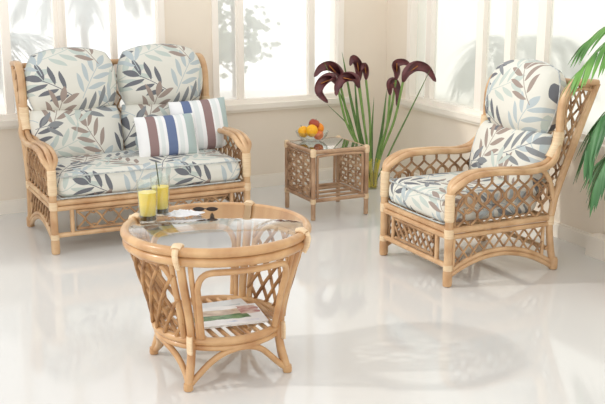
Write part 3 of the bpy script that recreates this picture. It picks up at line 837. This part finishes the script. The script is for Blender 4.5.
# ------------------------------------------------------------------ vase of dark calla lilies
VX, VY = -.335, -.40
vs_ = empty('flower_vase', 'clear glass cylinder vase with yellowish water standing in the corner', 'vase', (VX, VY, 0))
MB().lathe([(0, 0), (.040, 0), (.042, .004), (.046, .17), (.050, .20), (.0475, .20), (.0435, .17), (.039, .012), (0, .012)], n=36, cap=False).build('glass_body', M['glass'], vs_)
MB().lathe([(0, .013), (.0385, .013), (.0415, .12), (0, .12)], n=28, cap=False).build('yellow_water', thin_glass('yellow_water', (.97, .90, .34, 1), 1.33), vs_)
def pix(u, v, y):      # point of the sight line through an image position at a given depth in the room
    D = Fd+Rt*((u-302.5)/f_px)+Up*((202-v)/f_px); o = V((-3.899, -6.5223, 1.6)); return o+D*((y-o.y)/D.y)
def blade(mb, pts, w, fold=.25, droop=None):
    """long thin leaf as a creased strip with thickness"""
    P = [V(p) for p in pts]; N = len(P); vs = []; fs = []
    for i, p in enumerate(P):
        t = i/(N-1); tg = (P[min(i+1, N-1)]-P[max(i-1, 0)]).normalized()
        sd = tg.cross(V((Fd.x, Fd.y, 0)).normalized()); sd = sd.normalized() if sd.length > .1 else tg.orthogonal().normalized()
        nn = tg.cross(sd).normalized(); ww = w*math.sin(PI*min(1, .12+.88*t))**.7 if t < 1 else .0004
        vs += [p-sd*ww+nn*ww*fold, p+nn*-.0008, p+sd*ww+nn*ww*fold, p+nn*.0008]
    for i in range(N-1):
        a = i*4; b = a+4
        for k in range(4): fs.append([a+k, a+(k+1) % 4, b+(k+1) % 4, b+k])
    fs += [[0, 1, 2, 3], [(N-1)*4+k for k in (3, 2, 1, 0)]]
    mb.add(vs, fs)
def lily(label, top, depth, tail, size, bend, base_off):
    """stem from the vase to top, then a funnel shaped spathe whose lip sweeps along tail (image-like side direction)"""
    root = empty('calla_lily', label, 'flower', (VX, VY, 0), 0, 'dark calla lilies in the vase')
    O = V((VX, VY, 0)); a = V((VX+base_off[0], VY+base_off[1], .02)); b = pix(top[0], top[1], depth)
    pth = smooth_path([a-O, (a.lerp(b, .28)+V((base_off[0]*-.5, 0, .02)))-O, a.lerp(b, .62)+V((bend, 0, .015))-O, b-O], 7)
    MB().tube(pth[:7], .0085, 8).build('stem_base', M['stem_base'], root)
    MB().tube(pth[6:], .0085, 8).build('stem', M['stem'], root)
    # spathe: rings along a curve, opening and then splitting into a lip
    pts = [b]+[pix(u, v, depth+dy) for u, v, dy in tail]
    cv = smooth_path(pts, 6); N = len(cv)
    vs = []; fs = []; n = 16
    for i, p in enumerate(cv):
        t = i/(N-1); tg = (cv[min(i+1, N-1)]-cv[max(i-1, 0)]).normalized()
        sd = tg.cross(V((Fd.x, Fd.y, 0)).normalized())
        sd = sd.normalized() if sd.length > .05 else tg.orthogonal().normalized(); nn = tg.cross(sd).normalized()
        r = size*1.2*(.22+.9*math.sin(PI*min(1, t*1.0))**.8*(1-.35*t)) if t < .98 else size*.05
        op = min(1, max(0, (t-.25)/.35))                    # how far the funnel has opened
        span = PI*(1-.52*op)
        for k in range(n):
            s = -1+2*k/(n-1); an = s*span
            vs.append((p+sd*math.sin(an)*r-nn*math.cos(an)*r*.75*(1-.25*op)+nn*r*.3*op)-O)
    for i in range(N-1):
        for k in range(n-1): a_ = i*n+k; fs.append([a_, a_+1, a_+n+1, a_+n])
    sp = MB().add(vs, fs).build('spathe', M['spathe'], root)
    sm = sp.modifiers.new('thick', 'SOLIDIFY'); sm.thickness = .002
    sx = MB(); m_ = cv[min(N-1, 4)]-O; e_ = cv[min(N-1, int(N*.55))]-O
    sx.tube([cv[1]-O, m_, e_], .004, 8); sx.build('spadix', M['spadix'], root)
lily('dark calla lily at the top left, its bloom sweeping left', (341, 88), -.38, [(340, 74, 0), (331, 66, -.01), (321, 68, -.02), (314, 77, -.03)], .030, -.02, (-.015, .0))
lily('dark calla lily hanging lowest on the left side of the bunch', (337, 84), -.42, [(331, 77, -.01), (322, 82, -.02), (319, 92, -.03), (328, 103, -.04)], .030, -.03, (-.022, -.01))
lily('dark calla lily left of the middle with its bloom curling down left', (359, 88), -.44, [(355, 78, -.01), (345, 77, -.02), (338, 85, -.03), (336, 96, -.04)], .029, .0, (-.008, -.015))
lily('upright dark calla lily at the top middle of the bunch', (359, 82), -.36, [(359, 72, 0), (358, 64, -.01), (353, 58, -.02), (350, 66, -.03)], .026, .0, (.0, .01))
lily('narrow dark calla lily beside the upright one in the middle', (366, 80), -.38, [(366, 72, 0), (364, 65, -.01), (361, 70, -.02)], .020, .01, (.004, .0))
lily('dark calla lily on the right side with a short pointed bloom facing left', (396, 80), -.52, [(397, 72, 0), (396, 64, -.01), (404, 62, -.02), (411, 66, -.02)], .024, .02, (.012, .012))
lily('largest dark calla lily at the far right, lip sweeping right', (403, 82), -.64, [(407, 72, -.01), (416, 66, -.02), (427, 69, -.03), (436, 82, -.04)], .031, .02, (.02, .0))
lily('drooping dark calla lily low on the right with bloom hanging down', (390, 95), -.50, [(390, 84, -.01), (394, 82, -.02), (398, 92, -.03), (397, 107, -.04)], .026, .02, (.014, -.015))
for (u, v, bu, bv, wd, lab) in ((342, 52, 351, 100, .011, 'tall pointed green leaf blade rising between the left lilies'), (374, 97, 372, 130, .008, 'short green leaf blade standing in the middle of the vase'),
                        (432, 66, 408, 115, .006, 'thin green leaf blade leaning furthest right from the vase'), (322, 58, 345, 105, .006, 'thin green leaf blade leaning furthest left from the vase'),
                        (354, 70, 358, 120, .012, 'broad green leaf blade behind the middle lilies'), (387, 88, 382, 130, .012, 'broad green leaf blade right of the middle in the vase'), (327, 104, 352, 130, .006, 'thin green stem blade under the lowest left bloom')):
    O = V((VX, VY, 0)); a = V((VX+(u-375)*.0004, VY+.005, .02)); b = pix(bu, bv, -.385 if u < 400 else -.58); c = pix(u, v, -.40 if u < 400 else -.82)
    mb = MB(); blade(mb, [p for p in smooth_path([a, a.lerp(b, .5)+V((0, 0, .01)), b, c], 5)], wd)
    o = mb.build('lily_leaf', M['blade']); tag(o, lab, 'leaf', 'green leaf blades in the vase')

# ------------------------------------------------------------------ palms
def frond(mb, pts, ll, n, mat_i=0, wid=.008, droop=.35, seed=0):
    """rachis with drooping leaflets on both sides"""
    rnd = random.Random(seed); P = smooth_path(pts, 8); N = len(P)
    mb.tube(P, lambda t: .005*(1-t)+.0015, 6)
    for k in range(n):
        t = .14+.86*k/(n-1); idx = min(N-2, int(t*(N-1))); p = P[idx]; tg = (P[idx+1]-P[idx]).normalized()
        side = tg.cross(V((0, 0, 1))); side = side.normalized() if side.length > .1 else V((1, 0, 0))
        for s in (-1, 1):
            l = ll*(.55+.6*math.sin(PI*min(1, t*.85+.1)))*rnd.uniform(.85, 1.1)
            d = (side*s*(.85-.45*t)+tg*(.55+.5*t)+V((0, 0, .12+rnd.uniform(-.12, .12)))).normalized()
            q = []
            for i in range(6):
                u = i/5; q.append(p+d*l*u+V((0, 0, -droop*l*u*u*1.3)))
            vs = []; fs = []
            for i, c in enumerate(q):
                u = i/5; tt = (q[min(i+1, 5)]-q[max(i-1, 0)]).normalized(); sd = tt.cross(V((0, 0, 1))).normalized(); nn = sd.cross(tt)
                ww = wid*(math.sin(PI*(.1+.9*u))**.6 if u < 1 else .03)
                vs += [c-sd*ww-nn*ww*.3, c+nn*.0006, c+sd*ww-nn*ww*.3, c-nn*.0006]
            for i in range(5):
                a = i*4
                for m_ in range(4): fs.append([a+m_, a+(m_+1) % 4, a+4+(m_+1) % 4, a+4+m_])
            mb.add(vs, fs, mat_i)
pp = V((-.30, -3.02, 0))
palm = empty('potted_palm', 'green feathery palm reaching in at the right edge of the room', 'plant', pp)
MB().lathe([(.0, .0), (.10, 0), (.105, .01), (.135, .22), (.145, .225), (.145, .26), (.132, .26), (.128, .235), (0, .235)], n=36, cap=False).build('pot', M['terracotta'], palm)
MB().lathe([(0, .243), (.06, .244), (.128, .238)], n=28, cap=False).build('soil', M['soil'], palm)
for k, (dx, dy, h_) in enumerate(((0, 0, .72), (.03, .02, .6), (-.03, .02, .55))):
    MB().tube(smooth_path([(dx, dy, .22), (dx*1.4, dy*1.2, .4), (dx*1.8, dy*1.6, h_)], 5), lambda t: .012-.004*t, 8).build('cane_stem', M['stem'], palm)
lf = -Rt; crown = V((0, 0, .70))
def fpt(a, z, d=0): return lf*(a*1.32 if a > 0 else a)+V((Fd.x, Fd.y, 0)).normalized()*d+V((0, 0, z))
def mk(pts, ll, n, mat, seed, droop=.5, wid=.008):
    mb = MB(); frond(mb, pts, ll, n, 0, wid, droop, seed); mb.build('frond', mat, palm)
mk([crown, fpt(.05, 1.05), fpt(.13, 1.25, -.02), fpt(.22, 1.22, -.05), fpt(.33, 1.08, -.08)], .145, 19, M['palm'], 1, .6, .012)
mk([crown, fpt(.04, .95, .05), fpt(.10, 1.26, .08), fpt(.18, 1.29, .10), fpt(.27, 1.20, .12)], .14, 18, M['palm'], 2, .55, .012)
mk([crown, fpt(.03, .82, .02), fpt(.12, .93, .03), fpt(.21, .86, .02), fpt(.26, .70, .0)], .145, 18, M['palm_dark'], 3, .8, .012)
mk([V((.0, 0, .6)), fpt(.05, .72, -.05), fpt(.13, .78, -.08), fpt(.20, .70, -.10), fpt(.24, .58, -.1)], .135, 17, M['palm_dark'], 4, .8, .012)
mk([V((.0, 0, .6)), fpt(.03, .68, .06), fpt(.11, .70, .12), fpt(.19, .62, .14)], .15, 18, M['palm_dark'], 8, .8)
mk([crown, fpt(-.06, 1.0), fpt(-.2, 1.2), fpt(-.36, 1.1)], .18, 20, M['palm'], 5)
mk([crown, fpt(-.02, .95, -.1), fpt(-.04, 1.1, -.25), fpt(-.02, .95, -.42)], .18, 20, M['palm'], 6)
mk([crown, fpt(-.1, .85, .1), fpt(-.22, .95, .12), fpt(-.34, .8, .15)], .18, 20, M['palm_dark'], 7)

# garden palms and a shrub outside the frosted windows
def garden_palm(label, loc, fr, h_, ll, seed):
    root = empty('garden_palm', label, 'plant', loc, 0, 'palms outside the windows')
    MB().tube([(0, 0, 0), (.02, 0, h_*.5), (0, 0, h_)], .035, 10).build('trunk', M['bark'], root)
    rnd = random.Random(seed)
    for k in range(fr):
        a = 2*PI*k/fr+rnd.uniform(-.2, .2); r = rnd.uniform(.5, .75)
        d = V((math.cos(a), math.sin(a)*.55, 0)); mb = MB()
        frond(mb, [V((0, 0, h_)), V((0, 0, h_+.25))+d*r*.3, V((0, 0, h_+.30))+d*r*.7, V((0, 0, h_+.05))+d*r*1.1], .30, 16, 0, .016, .45, seed+k)
        mb.build('frond', M['outpalm'], root)
garden_palm('pale palm seen through the left part of the left window', (-2.75, .95, -.1), 9, .85, .3, 21)
garden_palm('pale palm farther off, seen through the window above the right sofa seat', (-1.75, 2.2, -.1), 8, 1.25, .3, 31)
garden_palm('pale palm seen through the right wall window behind the chair', (1.15, -.45, -.1), 7, .80, .3, 41)
garden_palm('pale palm seen through the right wall window near the potted palm', (1.2, -2.2, -.1), 8, .95, .3, 51)
def shrub(label, loc, h0, h1, rad, n, seed):
    root = empty('garden_tree', label, 'tree', loc)
    rnd = random.Random(seed)
    tk = MB(); tk.tube([(0, 0, 0), (.03, 0, h0), (0, 0, h1)], .03, 8)
    lv = MB()
    for b in range(9):
        a = rnd.uniform(0, 2*PI); z = rnd.uniform(h0, h1)
        e = V((math.cos(a)*rad*rnd.uniform(.5, 1), math.sin(a)*rad*.5, z+rnd.uniform(-.15, .1)))
        tk.tube([(0, 0, z-.2), e], .008, 6)
        for q in range(n):
            t = rnd.uniform(.3, 1.1); p = V((0, 0, z-.2)).lerp(e, t)+V((rnd.gauss(0, .05), rnd.gauss(0, .05), rnd.gauss(0, .05)))
            d = V((rnd.gauss(0, 1), rnd.gauss(0, .5), rnd.uniform(-1, .2))).normalized(); s = rnd.uniform(.05, .09)
            sd = d.cross(V((0, 1, 0))).normalized()*s*.32
            lv.add([p, p+d*s*.5+sd, p+d*s, p+d*s*.5-sd, p+d*s*.5+V((0, .008, 0))], [[0, 1, 4], [1, 2, 4], [2, 3, 4], [3, 0, 4]])
    tk.build('trunk', M['bark'], root); lv.build('foliage', M['outleaf'], root, smooth=False)
shrub('leafy grey-green tree seen through the window behind the side table', (-.86, 1.0, -.1), 1.0, 1.75, .48, 60, 5)

# ground outside
struct(MB().box((-9, WT, -.12), (4, 6, -.02)).box((WT, -9, -.12), (4, WT, -.02)).build('ground', simple('pale_terrace', srgb(225, 225, 215), .8), smooth=False), 'pale terrace outside the windows', 'ground')

# ------------------------------------------------------------------ light
wd = bpy.data.worlds.new('sky'); scene.world = wd; wd.use_nodes = True
wn = wd.node_tree; bg = wn.nodes['Background']; bg.inputs[1].default_value = 1.0
tc = wn.nodes.new('ShaderNodeTexCoord'); sp = wn.nodes.new('ShaderNodeSeparateXYZ'); wn.links.new(tc.outputs['Generated'], sp.inputs[0])
cr = wn.nodes.new('ShaderNodeValToRGB'); wn.links.new(sp.outputs[2], cr.inputs[0])      # hazy overcast sky: bright horizon, dimmer zenith
cr.color_ramp.elements[0].position = 0; cr.color_ramp.elements[0].color = (1.25, 1.24, 1.21, 1)
cr.color_ramp.elements[1].position = 1; cr.color_ramp.elements[1].color = (.62, .63, .65, 1)
wn.links.new(cr.outputs[0], bg.inputs[0])
sd = bpy.data.lights.new('sun', 'SUN'); sd.energy = .8; sd.angle = math.radians(2.5); sd.color = (1, .96, .9)
so = bpy.data.objects.new('sun', sd); COL.objects.link(so)
dirv = V((.42, -.15, -.29)); so.rotation_euler = dirv.to_track_quat('-Z', 'Y').to_euler(); so.location = (-5, 1, 3)

scene.view_settings.view_transform = 'Standard'; scene.view_settings.look = 'None'
scene.view_settings.gamma = 1; scene.view_settings.use_curve_mapping = False
scene.view_settings.exposure = .44
